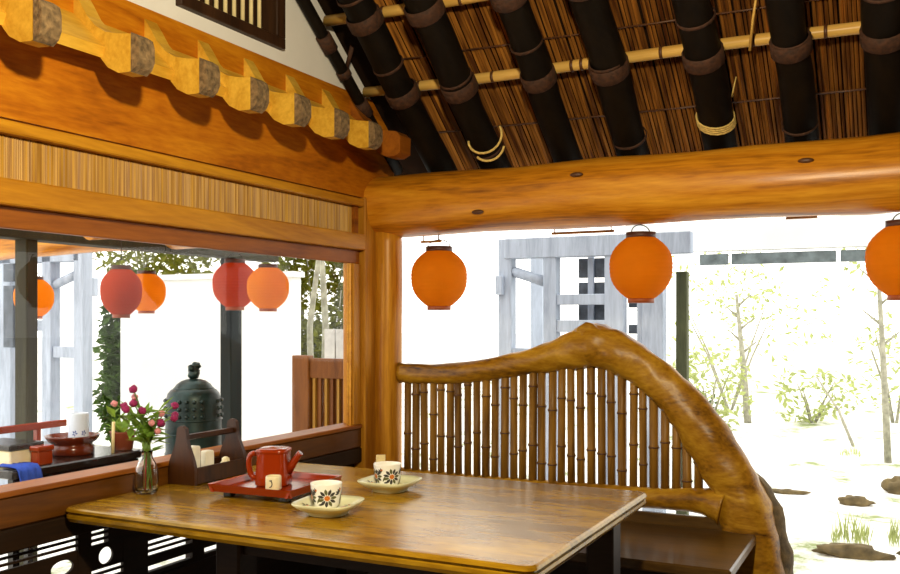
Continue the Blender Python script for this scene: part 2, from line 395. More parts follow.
# small ornamental eave: sloping boards with carved bracket ribs ending in bark-covered noses
ny = [-2.62, -2.31, -2.008, -1.690, -1.415, -1.172, -.931, -.680, -.435, -.215]
for i in range(len(ny)-1):
    MB().prism([(1.992, .112), (2.020, .126), (2.135, 0), (2.095, 0)], 'y', ny[i]+.004, ny[i+1]-.004).build('eave_board', 'pale_carved', wl)
MB().prism([(1.992, .112), (2.020, .126), (2.135, 0), (2.095, 0)], 'y', ny[-1]+.004, -.12).build('eave_board', 'pale_carved', wl)
prof = [(.0,2.09),(.06,2.04),(.10,2.0),(.135,1.962),(.175,1.942),(.215,1.940),(.245,1.955),(.247,2.025),(.225,2.045),(.175,2.052),(.125,2.064),(.085,2.088),(.052,2.122),(.02,2.172),(.0,2.20)]
capp = [(.226,1.938),(.246,1.952),(.256,1.972),(.256,2.012),(.249,2.034),(.226,2.048)]
def offset_prof(p, k): return [(z, x) for x, z in p]
br = None
for i, yy in enumerate(ny[:-1]):
    b_ = MB().prism([(z, x) for x, z in prof], 'y', yy-.027, yy+.027).build('bracket', 'pale_carved', wl)
    MB().prism([(z, x) for x, z in capp], 'y', yy-.030, yy+.030).build('bark_nose', 'bark', b_)
b_ = MB().prism([(z, x) for x, z in prof], 'y', ny[-1]-.03, ny[-1]+.06).build('bracket', 'red_y', wl)

# ---- long window in the left wall
w1 = struct('window_1', loc=(0, -1.1, .775))
bx('window_sill', 'red_y', w1, -.1, .004, -3.4, -.152, .775, .792, b=.003)
bx('head_frame', 'red_y', w1, -.034, -.012, -3.4, -.152, 1.497, 1.556, b=.003)
bx('side_frame', 'stile', w1, -.034, -.004, -.212, -.152, .792, 1.497, b=.003)
bx('glazing_bead', 'rail_y', w1, -.034, -.012, -.222, -.212, .792, 1.497)
bx('side_frame', 'stile', w1, -.1, -.004, -3.4, -3.3, .792, 1.497, b=.003)
bx('pane', 'glass', w1, -.028, -.022, -3.3, -.222, .792, 1.497)
o = MB().box(-.1, -.02, -6, -3.4, .775, 1.556).build('infill_panel', 'board_y', wl)

# ---- small barred window in the plaster
w2 = struct('window_2', loc=(0, -1.0, 2.285))
bx('bottom_frame', 'dark_frame', w2, -.1, .022, -1.30, -.735, 2.285, 2.325, b=.003)
bx('top_frame', 'dark_frame', w2, -.1, .022, -1.30, -.735, 2.62, 2.66, b=.003)
for a in (-1.30, -.79): bx('side_frame', 'dark_frame', w2, -.1, .022, a, a+.055, 2.325, 2.62, b=.003)
bx('back_board', 'dark_frame', w2, -.1, -.07, -1.245, -.79, 2.325, 2.62)
for k in range(9):
    yy = -1.215+k*.048; MB().tube([(-.03,yy,2.32),(-.03,yy,2.625)], .008, 8).build('bar', 'cream_bar', w2)

# ---- corner post and log beam
pts = [(.04+.004*sin(k*1.1), .0, z) for k, z in enumerate([-.0,.2,.4,.6,.8,1.0,1.2,1.4,1.6,1.66])]
cp = MB().tube(pts, [.068,.067,.069,.066,.067,.069,.067,.066,.066,.066], 20, wob=.08).build('corner_post', 'log_z')
tag(cp, 'round peeled log post in the corner between window and bench', 'post')
lb = thing('log_beam', 'thick peeled honey coloured log beam above the open side', 'beam', (1.2,0,1.62))
pts = []; rr = []
for k in range(40):  # the stretch left of the corner stands in for the beam's reflection
    x = -3.3+k*.19; pts.append((x, .012*noise.noise(Vector((x*.8,0,0))), 1.758+.012*x/2+.010*noise.noise(Vector((x*.9,3,0))))); rr.append(.136*(1+.04*noise.noise(Vector((x*1.3,7,0)))))
MB().tube(pts, rr, 28, wob=.10, seed=2).build('log', 'log_x', lb)
for (x0, x1, y_, z_) in ((.17,.27,.085,1.60), (.80,1.07,.085,1.612), (1.74,1.85,.085,1.632)):
    MB().box(x0, x1, y_-.008, y_+.008, z_, z_+.01).box(x0+.01, x0+.014, y_-.002, y_+.002, z_+.01, z_+.075).box(x1-.014, x1-.01, y_-.002, y_+.002, z_+.01, z_+.075).build('batten', 'straw_batten', lb)
for (x, z) in ((.98,1.825), (1.83,1.815), (.55,1.70)):
    MB().ball((x, -.128, z), .02, 10, 6, (1.4,.45,.5)).build('knot', 'bamboo_node', lb)
o = MB().tube([(3.3+.003*sin(k*2), 0, z) for k, z in enumerate((0,.5,1,1.5,1.7))], .075, 18, wob=.08).build('end_post', 'log_z')
tag(o, 'round log post at the far right end of the opening', 'post')
bx_ = MB().box(3.4, 4.2, -.03, .05, 0, 2.0).build('wall_front', 'dark_panel'); bx_['kind'] = 'structure'

# ------------------------------------------------------------------ roof
ce = MB()
Z0 = 2.215
ce.prism([(.6, roof_z(.6,Z0)), (RIDGE, roof_z(RIDGE,Z0)), (-6.3, roof_z(RIDGE,Z0)-.7), (-6.3, roof_z(RIDGE,Z0)-.5), (RIDGE, roof_z(RIDGE,Z0)+.2), (.6, roof_z(.6,Z0)+.2)], 'x', -.35, 4.5)
ce = ce.build('ceiling', 'thatch', recenter=False); ce['kind'] = 'structure'
ZR = 2.01
def rp(x, y, z0=ZR): return (x, y, roof_z(y, z0))
raf_x = [.262, .525, .867, 1.150, 1.497, 1.793, 2.085, 2.40, 2.72]
rafr =  [.062, .066, .060, .066, .064, .060, .066, .062, .062]
pur_y = [-.175, -.475, -.80, -1.15]
def ring(x, y, r, w, thick=.004, name='lashing', m='lash', parent=None, tilt=0):
    """band round a rafter at y"""
    d = Vector((0, 1, -SL)).normalized(); c = Vector(rp(x, y))
    n = 18; v = []; f = []
    u = Vector((1,0,0)); ww = d.cross(u)
    for k, (off, rad) in enumerate(((-w/2, r), (-w/2*.8, r+thick), (w/2*.8, r+thick), (w/2, r))):
        for j in range(n):
            a = 2*pi*j/n; v.append(c+d*(off+tilt*cos(a))+u*cos(a)*rad+ww*sin(a)*rad)
    for k in range(3):
        for j in range(n):
            p = k*n+j; q = k*n+(j+1) % n; f.append((p, q, q+n, p+n))
    return MB().add(v, f, True).build(name, m, parent)
for i, x in enumerate(raf_x):
    ys = [.30, .1, -.15, -.3, -.45, -.8, -1.3, -2, RIDGE]
    r_ = rafr[i]
    raf = MB().tube([rp(x+.006*sin(k*1.7+i), y) for k, y in enumerate(ys)], [r_*(1+.03*sin(k*2.1+i)) for k in range(len(ys))], 16, wob=.05, seed=i).build('rafter', 'black_pole', ce)
    for y in pur_y[:3]: ring(x, y-.075, r_+.003, .062, .007, parent=raf)
    for y in ((.02, -.30) if i % 2 else (-.36, -.62)): ring(x, y+.03*sin(i*3+y), r_+.001, .012, .004, 'joint_ring', 'lash', raf)
# pale rope ties
for q in range(4): ring(1.497, -.022+.008*q, .068, .007, .004, 'rope_tie', 'rope', [c for c in ce.children if c.name.startswith('rafter')][4], tilt=.014)
tw = MB().tube([(1.565,-.06,2.085),(1.575,-.085,2.11),(1.585,-.09,2.15)], [.004,.003,.002], 6).build('rope_end', 'rope', ce)
MB().tube([(.60+.075*cos(a), -.165, 1.99+.075*sin(a)*.85+.02*t) for t, a in [(k/12, pi+1.15*pi*k/12) for k in range(13)]], .005, 6).build('rope_loop', 'rope', ce)
MB().tube([(.62+.07*cos(a), -.175, 1.965+.065*sin(a)) for a in [pi*1.25+.7*pi*k/12 for k in range(13)]], .005, 6).build('rope_loop', 'rope', ce)
MB().tube([(1.655,-.235,2.20),(1.675,-.30,2.29),(1.69,-.34,2.34)], [.006,.005,.004], 6).build('cord_end', 'bamboo_pale', ce)
# bamboo purlins lashed over the rafters
for i, y in enumerate(pur_y):
    z0 = 2.115
    MB().tube([rp(x, y+.006*sin(x*3), z0) for x in (.03,.4,.8,1.2,1.6,2.0,2.4,3,4)], .022, 12).build('purlin', 'bamboo_pale', ce)
    for x in (.30, .64, .98, 1.02, 1.33, 1.66, 1.9): MB().tube([rp(x-.006, y+.006*sin(x*3), z0), rp(x+.006, y+.006*sin(x*3), z0)], .0245, 12).build('purlin_node', 'bamboo_node', ce)
# gable pole against the plaster
gp = MB().tube([rp(.030, y, 2.032) for y in (.12, 0, -.3, -.6, -1, -2, RIDGE)], .025, 12, wob=.05).build('gable_pole', 'black_pole', ce)
for y in (-.19, -.47):
    MB().tube([rp(.030, y-.03, 2.032), rp(.030, y+.03, 2.032)], .032, 12).build('lashing', 'lash', gp)
MB().tube([rp(.030, -.33, 2.032), rp(.030, -.355, 2.032)], .030, 12).build('lashing', 'lash', gp)
MB().tube([rp(.030, -.33, 2.05), rp(.095, -.38, 2.10)], .010, 8).build('lashing', 'lash', gp)
# reed mats
edges = [.10]+[(raf_x[k]+raf_x[k+1])/2 for k in range(len(raf_x)-1)]+[2.95]
edges = [.10]+raf_x+[3.1]
for i in range(len(edges)-1):
    a, b_ = edges[i], edges[i+1]
    mb = MB(); x = a
    while x < b_-.004:
        w = random.uniform(.009, .014)
        dz = random.uniform(0, .014)
        y1, y0 = .56, -1.6+random.uniform(-.1, .1)
        dx = random.uniform(-.008, .008)
        za, zb = roof_z(y1, 2.180-dz), roof_z(y0, 2.180-dz)
        h = w*.6
        mb.add([(x,y1,za+.01),(x+w/2,y1,za-h),(x+w,y1,za+.01),(x+dx,y0,zb+.01),(x+w/2+dx,y0,zb-h),(x+w+dx,y0,zb+.01)], [(0,3,4,1),(1,4,5,2),(0,2,5,3)])
        x += w*random.uniform(1.0, 1.45)
    r_ = mb.build('reed_mat', 'reed', ce); r_['kind'] = 'stuff'
    for y in (.09, -.24, -.56, -.88):
        MB().tube([rp(a, y, 2.166), rp((a+b_)/2, y+.004, 2.168), rp(b_, y, 2.166)], .004, 6).build('binding_cord', 'bamboo_node', ce)

# ------------------------------------------------------------------ bench with curved branch back
be = thing('bench', 'bench with bamboo slat back under a curved natural branch rail', 'bench', (.9,-.25,0))
cen = [(.107,1.013,.046),(.20,1.012,.045),(.36,1.014,.046),(.55,1.036,.048),(.70,1.068,.052),(.84,1.100,.064),(.94,1.128,.083),(1.02,1.145,.090),(1.10,1.122,.084),(1.20,1.066,.076),(1.295,.994,.076),(1.385,.904,.082),(1.462,.795,.088),(1.530,.690,.090),(1.585,.570,.098),(1.622,.430,.108),(1.650,.28,.104),(1.668,.12,.104),(1.68,-.0,.110)]
def spline(P, sub=4):
    out = []
    for i in range(len(P)-1):
        p0, p1, p2, p3 = P[max(i-1,0)], P[i], P[i+1], P[min(i+2,len(P)-1)]
        for k in range(sub):
            t = k/sub; out.append(tuple(.5*(2*b_+(c-a)*t+(2*a-5*b_+4*c-d)*t*t+(-a+3*b_-3*c+d)*t**3) for a, b_, c, d in zip(p0, p1, p2, p3)))
    return out+[P[-1]]
sp = spline(cen)
MB().tube([(x, 0, z) for x, z, r in sp], [r for x, z, r in sp], 22, wob=.16, seed=5, flat=.85, up=(0,0,1)).build('branch_rail', 'branch', be)
for (x, z, r) in ((1.00,1.222,.05),):
    MB().ball((x, -.035 if z > 1.2 else -.075, z if z < 1.2 else z-.025), r, 10, 8, (1.2,.55,.8), wob=.4, seed=x).build('knot', 'branch', be)
MB().tube(spline([(.112,0,.545),(.5,.002,.54),(1.0,0,.545),(1.30,-.005,.55),(1.45,-.01,.555),(1.53,-.015,.54)]), [.042]*13+[.044,.046,.048,.052,.056,.062,.07,.078], 16, wob=.12, seed=9).build('lower_rail', 'branch', be)
bk = [(x+.042*min(1,(.86-z)/.4), .045, z+.01, r*.80*min(1, .35+(.86-z)/.45)) for x, z, r in sp if z < .86]
MB().tube([(x, y, z) for x, y, z, r in bk], [r for x, y, z, r in bk], 16, wob=.25, seed=12).build('bark_side', 'bark_dark', be)
def rail_z(x):
    for (x0, z0, r0), (x1, z1, r1) in zip(sp, sp[1:]):
        if x0 <= x <= x1: t = (x-x0)/(x1-x0); return z0+(z1-z0)*t
    return .6
for k in range(31):
    x = .145+k*.0428+random.uniform(-.002, .002)
    top = rail_z(x)-.02; bot = .56
    r = random.uniform(.0160, .0188); ph = random.uniform(0, .2)
    zz = [bot]; rr = [r]; nodes = []
    z = bot+.04+ph
    while z < top-.02:
        zz += [z-.010, z, z+.010]; rr += [r*.98, r*1.14, r*.98]; nodes.append(z); z += random.uniform(.19, .26)
    zz.append(top); rr.append(r)
    lean = random.uniform(-.004, .004)
    sl = MB().tube([(x+lean*(q-bot)/(top-bot), 0, q) for q in zz], rr, 10).build('slat', 'bamboo_slat', be)
    for z in nodes: MB().tube([(x+lean*(z-bot)/(top-bot), 0, z-.0028), (x+lean*(z-bot)/(top-bot), 0, z+.0028)], r*1.19, 10).build('node_ring', 'bamboo_node', sl)
bx('seat', 'seat', be, .12, 1.655, -.62, -.055, .425, .46, b=.006)
bx('back_panel', 'seat', be, .12, 1.60, -.05, -.03, 0, .50)
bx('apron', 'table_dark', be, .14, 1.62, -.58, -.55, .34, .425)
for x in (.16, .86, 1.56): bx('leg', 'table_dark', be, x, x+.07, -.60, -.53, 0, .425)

# ------------------------------------------------------------------ lanterns
def lantern(name, label, group, R_=.13, H=.235, ribs=15, m='lantern', top=.10):
    t = thing(name, label, 'lantern', group=group)
    prof = []; n = ribs*3
    for i in range(n+1):
        u = i/n; a = -1+2*u
        r = R_*(1+.035*a)*(1-abs(a)**2.6*.58)*(1-.010*(1+cos(2*pi*u*ribs))/2*1.6)
        prof.append((r, a*H/2))
    MB().lathe(prof, 28).build('paper_shade', m, t)
    MB().lathe([(R_*.44,H/2-.006),(R_*.47,H/2-.004),(R_*.47,H/2+.018),(R_*.40,H/2+.018),(R_*.40,H/2-.006)], 24).build('top_ring', 'cap', t)
    MB().lathe([(R_*.36,-H/2-.016),(R_*.42,-H/2-.016),(R_*.42,-H/2+.004),(R_*.36,-H/2+.004)], 24, capb=True).build('bottom_ring', 'cap_red', t)
    hd = MB()
    hd.tube([(R_*.43*cos(a), 0, H/2+.018+.03*sin(a)) for a in [pi*k/10 for k in range(11)]], .0022, 6)
    hd.tube([(0,0,H/2+.047),(0,0,H/2+top)], .0022, 6)
    hd.build('hanging_wire', 'wire', t)
    return t
LG = 'orange paper lanterns'
l1 = lantern('paper_lantern', 'round orange paper lantern hanging nearest the corner post, above the slatted bench', LG, .124, .245)
l1.location = (.309, -.01, 1.432)
l2 = copy_tree(l1); l2['label'] = 'round orange paper lantern hanging above the peak of the curved branch rail'; l2.location = (1.207, -.01, 1.456); l2.rotation_euler.z = 1.1
l3 = copy_tree(l1); l3['label'] = 'orange paper lantern cut off by the right edge of the picture'; l3.location = (2.14, -.01, 1.458); l3.rotation_euler.z = 2.3
for (x, y, z, s, lab) in ((-.63, -.0, 1.405, .82, 'pale orange lantern standing in for a reflection in the long window, above the bell, rightmost there'),
                          (-1.42, -.0, 1.395, .80, 'orange lantern standing in for a reflection in the window just right of the smaller red lantern'),
                          (-2.27, -.0, 1.375, .86, 'orange lantern standing in for a reflection in the window beside the olive post at far left')):
    c = copy_tree(l1); c['label'] = lab; c['group'] = 'lantern reflections built beyond the long window'; c.location = (x, y, z); c.scale = (s,)*3  # mirror images of the hanging lanterns, added as solid copies beyond the pane
r1 = lantern('red_lantern', 'larger red paper lantern outside the window, above the dark teal post', 'red lanterns seen through the long window', .112, .225, m='lantern_red', top=.150)
r1.location = (-.9, .081, 1.428)
r2 = copy_tree(r1); r2['label'] = 'smaller red paper lantern outside the window, above the magenta flowers'; r2.location = (-.9, -.672, 1.372); r2.scale = (.78, .78, .88)
eb = MB().tube([(-.9,y,1.726+.1155*y) for y in (-.85,-.4,0,.4,.8)], .045, 14, wob=.06).build('eave_pole', 'log_x'); tag(eb, 'horizontal pole outside the window carrying the red lanterns', 'pole')

# ------------------------------------------------------------------ table
ta = thing('table', 'lacquered wooden dining table with moulded edge and glossy worn top', 'table', (.72,-1.28,0))
def slab(x0, x1, y0, y1, prof, cr):
    """rounded-corner slab with a moulded edge; prof = (inset, z) from bottom to top"""
    v = []; f = []; n = 6; ring_n = 4*(n+1)
    for ins, z in prof:
        for (cx, cy, a0) in ((x1-cr,y1-cr,0),(x0+cr,y1-cr,pi/2),(x0+cr,y0+cr,pi),(x1-cr,y0+cr,1.5*pi)):
            for k in range(n+1):
                a = a0+pi/2*k/n; v.append((cx+(cr-ins)*cos(a), cy+(cr-ins)*sin(a), z))
    for i in range(len(prof)-1):
        for j in range(ring_n):
            a = i*ring_n+j; b_ = i*ring_n+(j+1) % ring_n; f.append((a,b_,b_+ring_n,a+ring_n))
    f.append(tuple(range(ring_n))[::-1]); f.append(tuple((len(prof)-1)*ring_n+j for j in range(ring_n)))
    return MB().add(v, f)
TX0, TX1, TY0, TY1 = .004, 1.440, -1.770, -.785
slab(TX0, TX1, TY0, TY1, [(.022,.676),(.010,.680),(.004,.690),(.004,.699),(.010,.702),(.010,.705),(.002,.709),(.004,.716),(.010,.7195),(.020,.72)], .035).build('table_top', 'table', ta)
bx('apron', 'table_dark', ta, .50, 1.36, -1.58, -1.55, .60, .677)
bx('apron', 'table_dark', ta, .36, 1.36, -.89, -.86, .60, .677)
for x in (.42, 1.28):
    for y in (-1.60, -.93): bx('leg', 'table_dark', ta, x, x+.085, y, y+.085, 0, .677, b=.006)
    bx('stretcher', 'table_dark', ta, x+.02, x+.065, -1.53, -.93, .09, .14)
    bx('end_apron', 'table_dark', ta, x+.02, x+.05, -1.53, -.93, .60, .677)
TZ = .7205

# ------------------------------------------------------------------ cups and dishes
def star_leaves(r0, z0, ang0, cz, spec):
    """painted strokes wrapped on a cup of radius r(z): list of (centre angle offset, z, length, width, direction)"""
def wrap(mb, poly, rfun, ang, zc, eps=.0006):
    v = []
    for (u, w) in poly: z = zc+w; r = rfun(z)+eps; a = ang+u/r; v.append((r*cos(a), r*sin(a), z))
    mb.add(v, [tuple(range(len(poly)))])
def petal(cx, cz, a, r0, L, w, n=5):
    P = []
    for s in (1, -1):
        rng = range(n+1) if s == 1 else range(n-1, 0, -1)
        for k in rng:
            t = k/n; d = r0+L*t; q = s*w*sin(pi*t)**.8*.5
            P.append((cx+d*cos(a)-q*sin(a), cz+d*sin(a)+q*cos(a)))
    return P
def disc(cx, cz, r, n=10): return [(cx+r*cos(2*pi*k/n), cz+r*sin(2*pi*k/n)) for k in range(n)]
def make_cup(label, facing):
    t = thing('tea_cup', label, 'cup', group='painted tea cups')
    Hc, Ro = .078, .046
    rf = lambda z: .036+(.0465-.036)*min(1, max(0, z/Hc))**.7
    prof = [(.024,0),(.033,.001),(.036,.006)]+[(rf(z), z) for z in (.015,.03,.045,.06,.07,.0765)]+[(.0462,.0785),(.0440,.0785),(.0432,.075),(.040,.05),(.034,.012),(.02,.007),(.002,.006)]
    MB().lathe(prof, 36, capb=True).build('cup_body', 'porcelain', t)
    dk = MB(); og = MB(); gr = MB(); bl = MB()
    for q, (da, sc_) in enumerate(((-.25, 1), (1.55, .9), (3.2, 1), (4.6, .9))):
        a = facing+da
        for k in range(11):
            an = pi*.02+2*pi*k/11; wrap(dk if k % 3 else gr, petal(0, 0, an, .009, .021*sc_, .0095), rf, a, .036)
        wrap(og, disc(0, 0, .0085, 12), rf, a, .036, .0009)
        for k in range(5): wrap(dk, disc(.0045*cos(k*1.26), .0045*sin(k*1.26), .0011, 6), rf, a, .036, .0012)
        for k in range(4): wrap(dk, petal(-.034, .018, 1.9+.45*k, .004, .017, .006), rf, a, .030)
        wrap(gr, petal(-.030, -.018, 1.2, 0, .024, .006), rf, a, .036); wrap(dk, petal(-.026, -.022, .2, 0, .014, .006), rf, a, .036)
        wrap(og, disc(-.036, .024, .004, 8), rf, a, .036)
    dk.build('dark_petals', 'paint_dark', t); og.build('orange_flowers', 'paint_orange', t); gr.build('green_leaves', 'paint_green', t)
    return t
def make_dish(label):
    t = thing('square_dish', label, 'dish', group='square saucers under the cups')
    R_ = .090
    sq = lambda i: [2.6,2.8,3.2,3.6,4.2,4.6,4.6,4.2,3.4,3,2.4][i]
    MB().lathe([(.050,0),(.054,.002),(.054,.010),(.066,.014),(.082,.026),(R_,.036),(R_*.985,.0385),(.080,.031),(.062,.019),(.040,.015),(.002,.0145)], 48, sq=sq, capb=True).build('dish_body', 'dish', t)
    dk = MB(); og = MB(); rdm = MB()
    for a in (0, pi/2, pi, 1.5*pi):
        cx, cy = .060*cos(a+.35), .060*sin(a+.35)
        for k in range(6):
            P = petal(cx, cy, k*pi/3, .004, .014, .007)
            dk.add([(x, y, .0225+max(0, (max(abs(x),abs(y))-.062))*.65+.002) for x, y in P], [tuple(range(len(P)))])
        og.add([(x, y, .0252) for x, y in disc(cx, cy, .0045)], [tuple(range(10))])
    dk.build('painted_leaves', 'paint_green', t); og.build('painted_flowers', 'paint_orange', t)
    MB().add([(x, y, .0262) for x, y in disc(.058, -.016, .012)], [tuple(range(10))]).build('red_spot', 'paint_red', t)
    return t
d1 = make_dish('square celadon saucer nearest the front edge, under the nearer painted cup'); d1.location = (.738,-1.508,TZ); d1.rotation_euler.z = .15
c1 = make_cup('white tea cup painted with orange flowers on the nearer saucer', -.66); c1.scale = (.94,.94,.86); d1.scale = (.95,)*3; c1.location = (.722,-1.495,TZ+.0152)
d2 = copy_tree(d1); d2['label'] = 'square celadon saucer farther back, beside the corner post side'; d2.location = (.715,-1.135,TZ); d2.rotation_euler.z = .0
d2['label'] = 'square celadon saucer farther back, under the farther painted cup'
c2 = copy_tree(c1); c2['label'] = 'white tea cup painted with orange flowers on the farther saucer'; c2.location = (.700,-1.125,TZ+.0152); c2.rotation_euler.z = .22

# ------------------------------------------------------------------ red tray, pitcher, small pot
tr = thing('red_tray', 'square red lacquer tray on black feet holding the red pitcher', 'tray', (.425,-1.325,TZ))
def loc_box(name, m, par, *a, b=0): o = MB().box(*a, b=b).build(name, m, par, world=False); return o
hw = .135
loc_box('tray_floor', 'lacquer_red', tr, -hw, hw, -hw, hw, .018, .026, b=.002)
for s in (-1, 1):
    MB().prism([(.018, s*hw), (.018, s*(hw-.008)), (.040, s*(hw+.002)), (.042, s*(hw+.012))], 'y', -hw-.008, hw+.008).build('rim', 'lacquer_red', tr, world=False)
    MB().prism([(s*hw, .018), (s*(hw-.008), .018), (s*(hw+.002), .040), (s*(hw+.012), .042)], 'x', -hw-.008, hw+.008).build('rim', 'lacquer_red', tr, world=False)
    for q in (-1, 1): loc_box('foot', 'lacquer_black', tr, s*.10-.014, s*.10+.014, q*.10-.014, q*.10+.014, 0, .018, b=.003)
tr.rotation_euler.z = .04
pt = thing('red_pitcher', 'red lacquer pitcher with side handle and spout on the red tray', 'pitcher', (.418,-1.330,TZ+.0265))
sqf = lambda i: 4.0
MB().lathe([(.030,0),(.047,.001),(.051,.006),(.050,.03),(.048,.06),(.0465,.085),(.0475,.104),(.0465,.110),(.040,.1125),(.012,.116),(.001,.1165)], 40, sq=4.0, capb=True).build('pitcher_body', 'lacquer_red', pt, world=False)
MB().lathe([(.049,.100),(.0505,.103),(.050,.109),(.046,.1115)], 40, sq=4.0).build('lid_edge', 'lacquer_red', pt, world=False)
MB().tube(spline([(-.045,0,.094),(-.068,0,.093),(-.078,0,.075),(-.076,0,.045),(-.066,0,.024),(-.047,0,.020)], 4), .0085, 10, flat=1.5).build('handle', 'lacquer_red', pt, world=False)
sp_ = MB()
sp_.tube([(.044,0,.040),(.060,0,.066),(.078,0,.092),(.084,0,.099)], [.014,.012,.0095,.009], 12, flat=1.3)
sp_.build('spout', 'lacquer_red', pt, world=False)
MB().tube([(.0835,0,.0985),(.0843,0,.0995)], .0068, 12).build('spout_hole', 'lacquer_black', pt, world=False)
pt.rotation_euler.z = .35
jp = thing('small_jar', 'small cream jar with a dark brush mark in front of the red pitcher', 'jar', (.472,-1.402,TZ+.0265))
MB().lathe([(.014,0),(.0205,.001),(.022,.004),(.022,.038),(.0205,.042),(.017,.0425),(.017,.036),(.002,.034)], 28, sq=3.2, capb=True).build('jar_body', 'cream', jp, world=False)
mk = MB()
mk.tube([(-.005+.0075*sin(a)*1.0, -.0226, .021+.010*cos(a)) for a in [.2+3.0*k/10 for k in range(11)]], .0015, 6)
mk.tube([(-.006,-.0226,.030),(.002,-.0226,.031)], .0014, 6)
mk.build('brush_mark', 'paint_dark', jp, world=False); jp.rotation_euler.z = .35

# ------------------------------------------------------------------ bottle vase with flowers
va = thing('glass_vase', 'small clear glass bottle vase with flower stems at the window end', 'vase', (.072,-1.505,TZ))
MB().lathe([(.001,.0),(.026,0),(.031,.004),(.034,.02),(.0355,.045),(.034,.07),(.027,.092),(.019,.106),(.0165,.118),(.018,.128),(.0195,.132),(.017,.133),(.014,.118),(.0165,.106),(.0245,.091),(.0315,.07),(.033,.045),(.0315,.02),(.028,.008),(.001,.006)], 32).build('bottle', 'vase_glass', va, world=False)
fl = thing('flower_bouquet', 'bunch of magenta globe flowers with green leaves in the bottle vase', 'flowers', (.072,-1.505,TZ+.012)); fl.scale = (1, 1.05, 1.10)
# heads given as (offset along the wall, height, toward room)
heads = [(-.09,.285,.02,0),(-.07,.245,.00,0),(-.125,.235,.03,0),(-.105,.24,.0,0),(-.055,.225,.02,0),(-.065,.262,-.0,1),(-.03,.19,.03,1),(.015,.185,.02,0),(.04,.18,.0,0),(.085,.20,.01,0),(.105,.225,-.01,0),(.06,.195,.03,0),(-.005,.165,.03,1),(-.14,.25,.0,1),(.02,.21,.02,1)]
for (a, h, tx, pk) in heads:
    top = Vector((tx+.02, a, h)); base = Vector((random.uniform(-.012,.012), random.uniform(-.012,.012), .002))
    neck = Vector((random.uniform(-.008,.008), random.uniform(-.008,.008), .12)); mid = neck.lerp(top, .55)+Vector((0,0,.02))
    MB().tube(spline([tuple(base), tuple(neck), tuple(mid), tuple(top)], 4), .0018, 6).build('stem', 'stem', fl, world=False)
    MB().ball(top, .0115 if not pk else .0095, 10, 8, (1,1,.92), wob=.35, seed=a*30).build('flower_head', 'flower_pink' if pk else 'flower', fl, world=False)
for k in range(80):
    hgt = random.uniform(.125, .215); a = random.gauss(-.03, .05); d = Vector((random.uniform(-.6,.8), random.choice((-1,1))*random.uniform(.3,1), random.uniform(-.1,.8)))
    MB().leaf((random.uniform(-.015,.03), a*min(1,(hgt-.1)*10), hgt), d, (random.uniform(-.4,.4),random.uniform(-.4,.4),1), random.uniform(.04,.075), random.uniform(.018,.032)).build('leaf', 'leaf', fl, world=False)
for k in range(6):
    MB().leaf((0,0,.10), (random.uniform(-1,1),random.uniform(-1,1),.3), (0,0,1), .06, .02).build('leaf', 'leaf', fl, world=False)
for k in range(5):
    MB().tube([(random.uniform(-.014,.014), random.uniform(-.014,.014), .0), (random.uniform(-.006,.006), random.uniform(-.006,.006), .11)], .0025, 6).build('stem', 'paint_red' if k < 3 else 'stem', fl, world=False)

# ------------------------------------------------------------------ wooden carry caddy
ca = thing('wooden_caddy', 'dark wooden condiment caddy with tall curved ends and a handle bar', 'caddy', (.062,-1.215,TZ))
def end_profile():
    P = [(-.055,0),(.055,0),(.055,.045)]
    P += [(.055-.034*(1-cos(pi*k/8))/2, .045+.115*k/8) for k in range(1, 9)]
    P += [(.018,.180),(.006,.188),(-.006,.188),(-.018,.180)]
    P += [(-(.055-.034*(1-cos(pi*k/8))/2), .045+.115*k/8) for k in range(8, 0, -1)]+[(-.055,.045)]
    return P
for y0 in (-.130, .116):
    MB().prism([(z, x) for x, z in end_profile()], 'y', y0, y0+.014).build('end_panel', 'caddy', ca, world=False)
loc_box('floor_board', 'caddy', ca, -.053, .053, -.116, .116, .004, .012)
loc_box('front_board', 'caddy', ca, .044, .0555, -.116, .116, .002, .055, b=.002)
loc_box('rear_board', 'caddy', ca, -.0555, -.044, -.116, .116, .002, .055, b=.002)
loc_box('handle_bar', 'caddy', ca, -.012, .012, -.116, .116, .140, .158, b=.004)
for (x, y, h, w, a, lab) in ((.0,-.085,.105,.036,.1,'taller white paper packet standing in the caddy'), (.012,-.03,.085,.034,-.2,'shorter white paper packet standing in the caddy')):
    o = MB().box(-w/2, w/2, -w/2, w/2, 0, h, b=.004).build('paper_packet', 'paper', None, recenter=False); o.location = (.062+x, -1.205+y, TZ+.0125); o.rotation_euler = (0,0,a); tag(o, lab, 'packet')
o = MB().lathe([(.012,0),(.019,.002),(.021,.012),(.019,.030),(.013,.040),(.013,.047),(.006,.052),(.001,.053)], 20, capb=True).build('spice_jar', 'cream', None, recenter=False); o.location = (.075,-1.145,TZ+.0125)
tag(o, 'squat little cream spice jar in the wooden caddy', 'jar')
o = MB().box(-.003, .003, -.019, .019, 0, .085).build('standing_card', 'cream_bar', None, recenter=False); o.location = (.485,-.805,TZ); o.rotation_euler.z = -.9; o.scale = (1,.85,.62)
tag(o, 'small blank cream card standing at the table edge near the corner post', 'card')

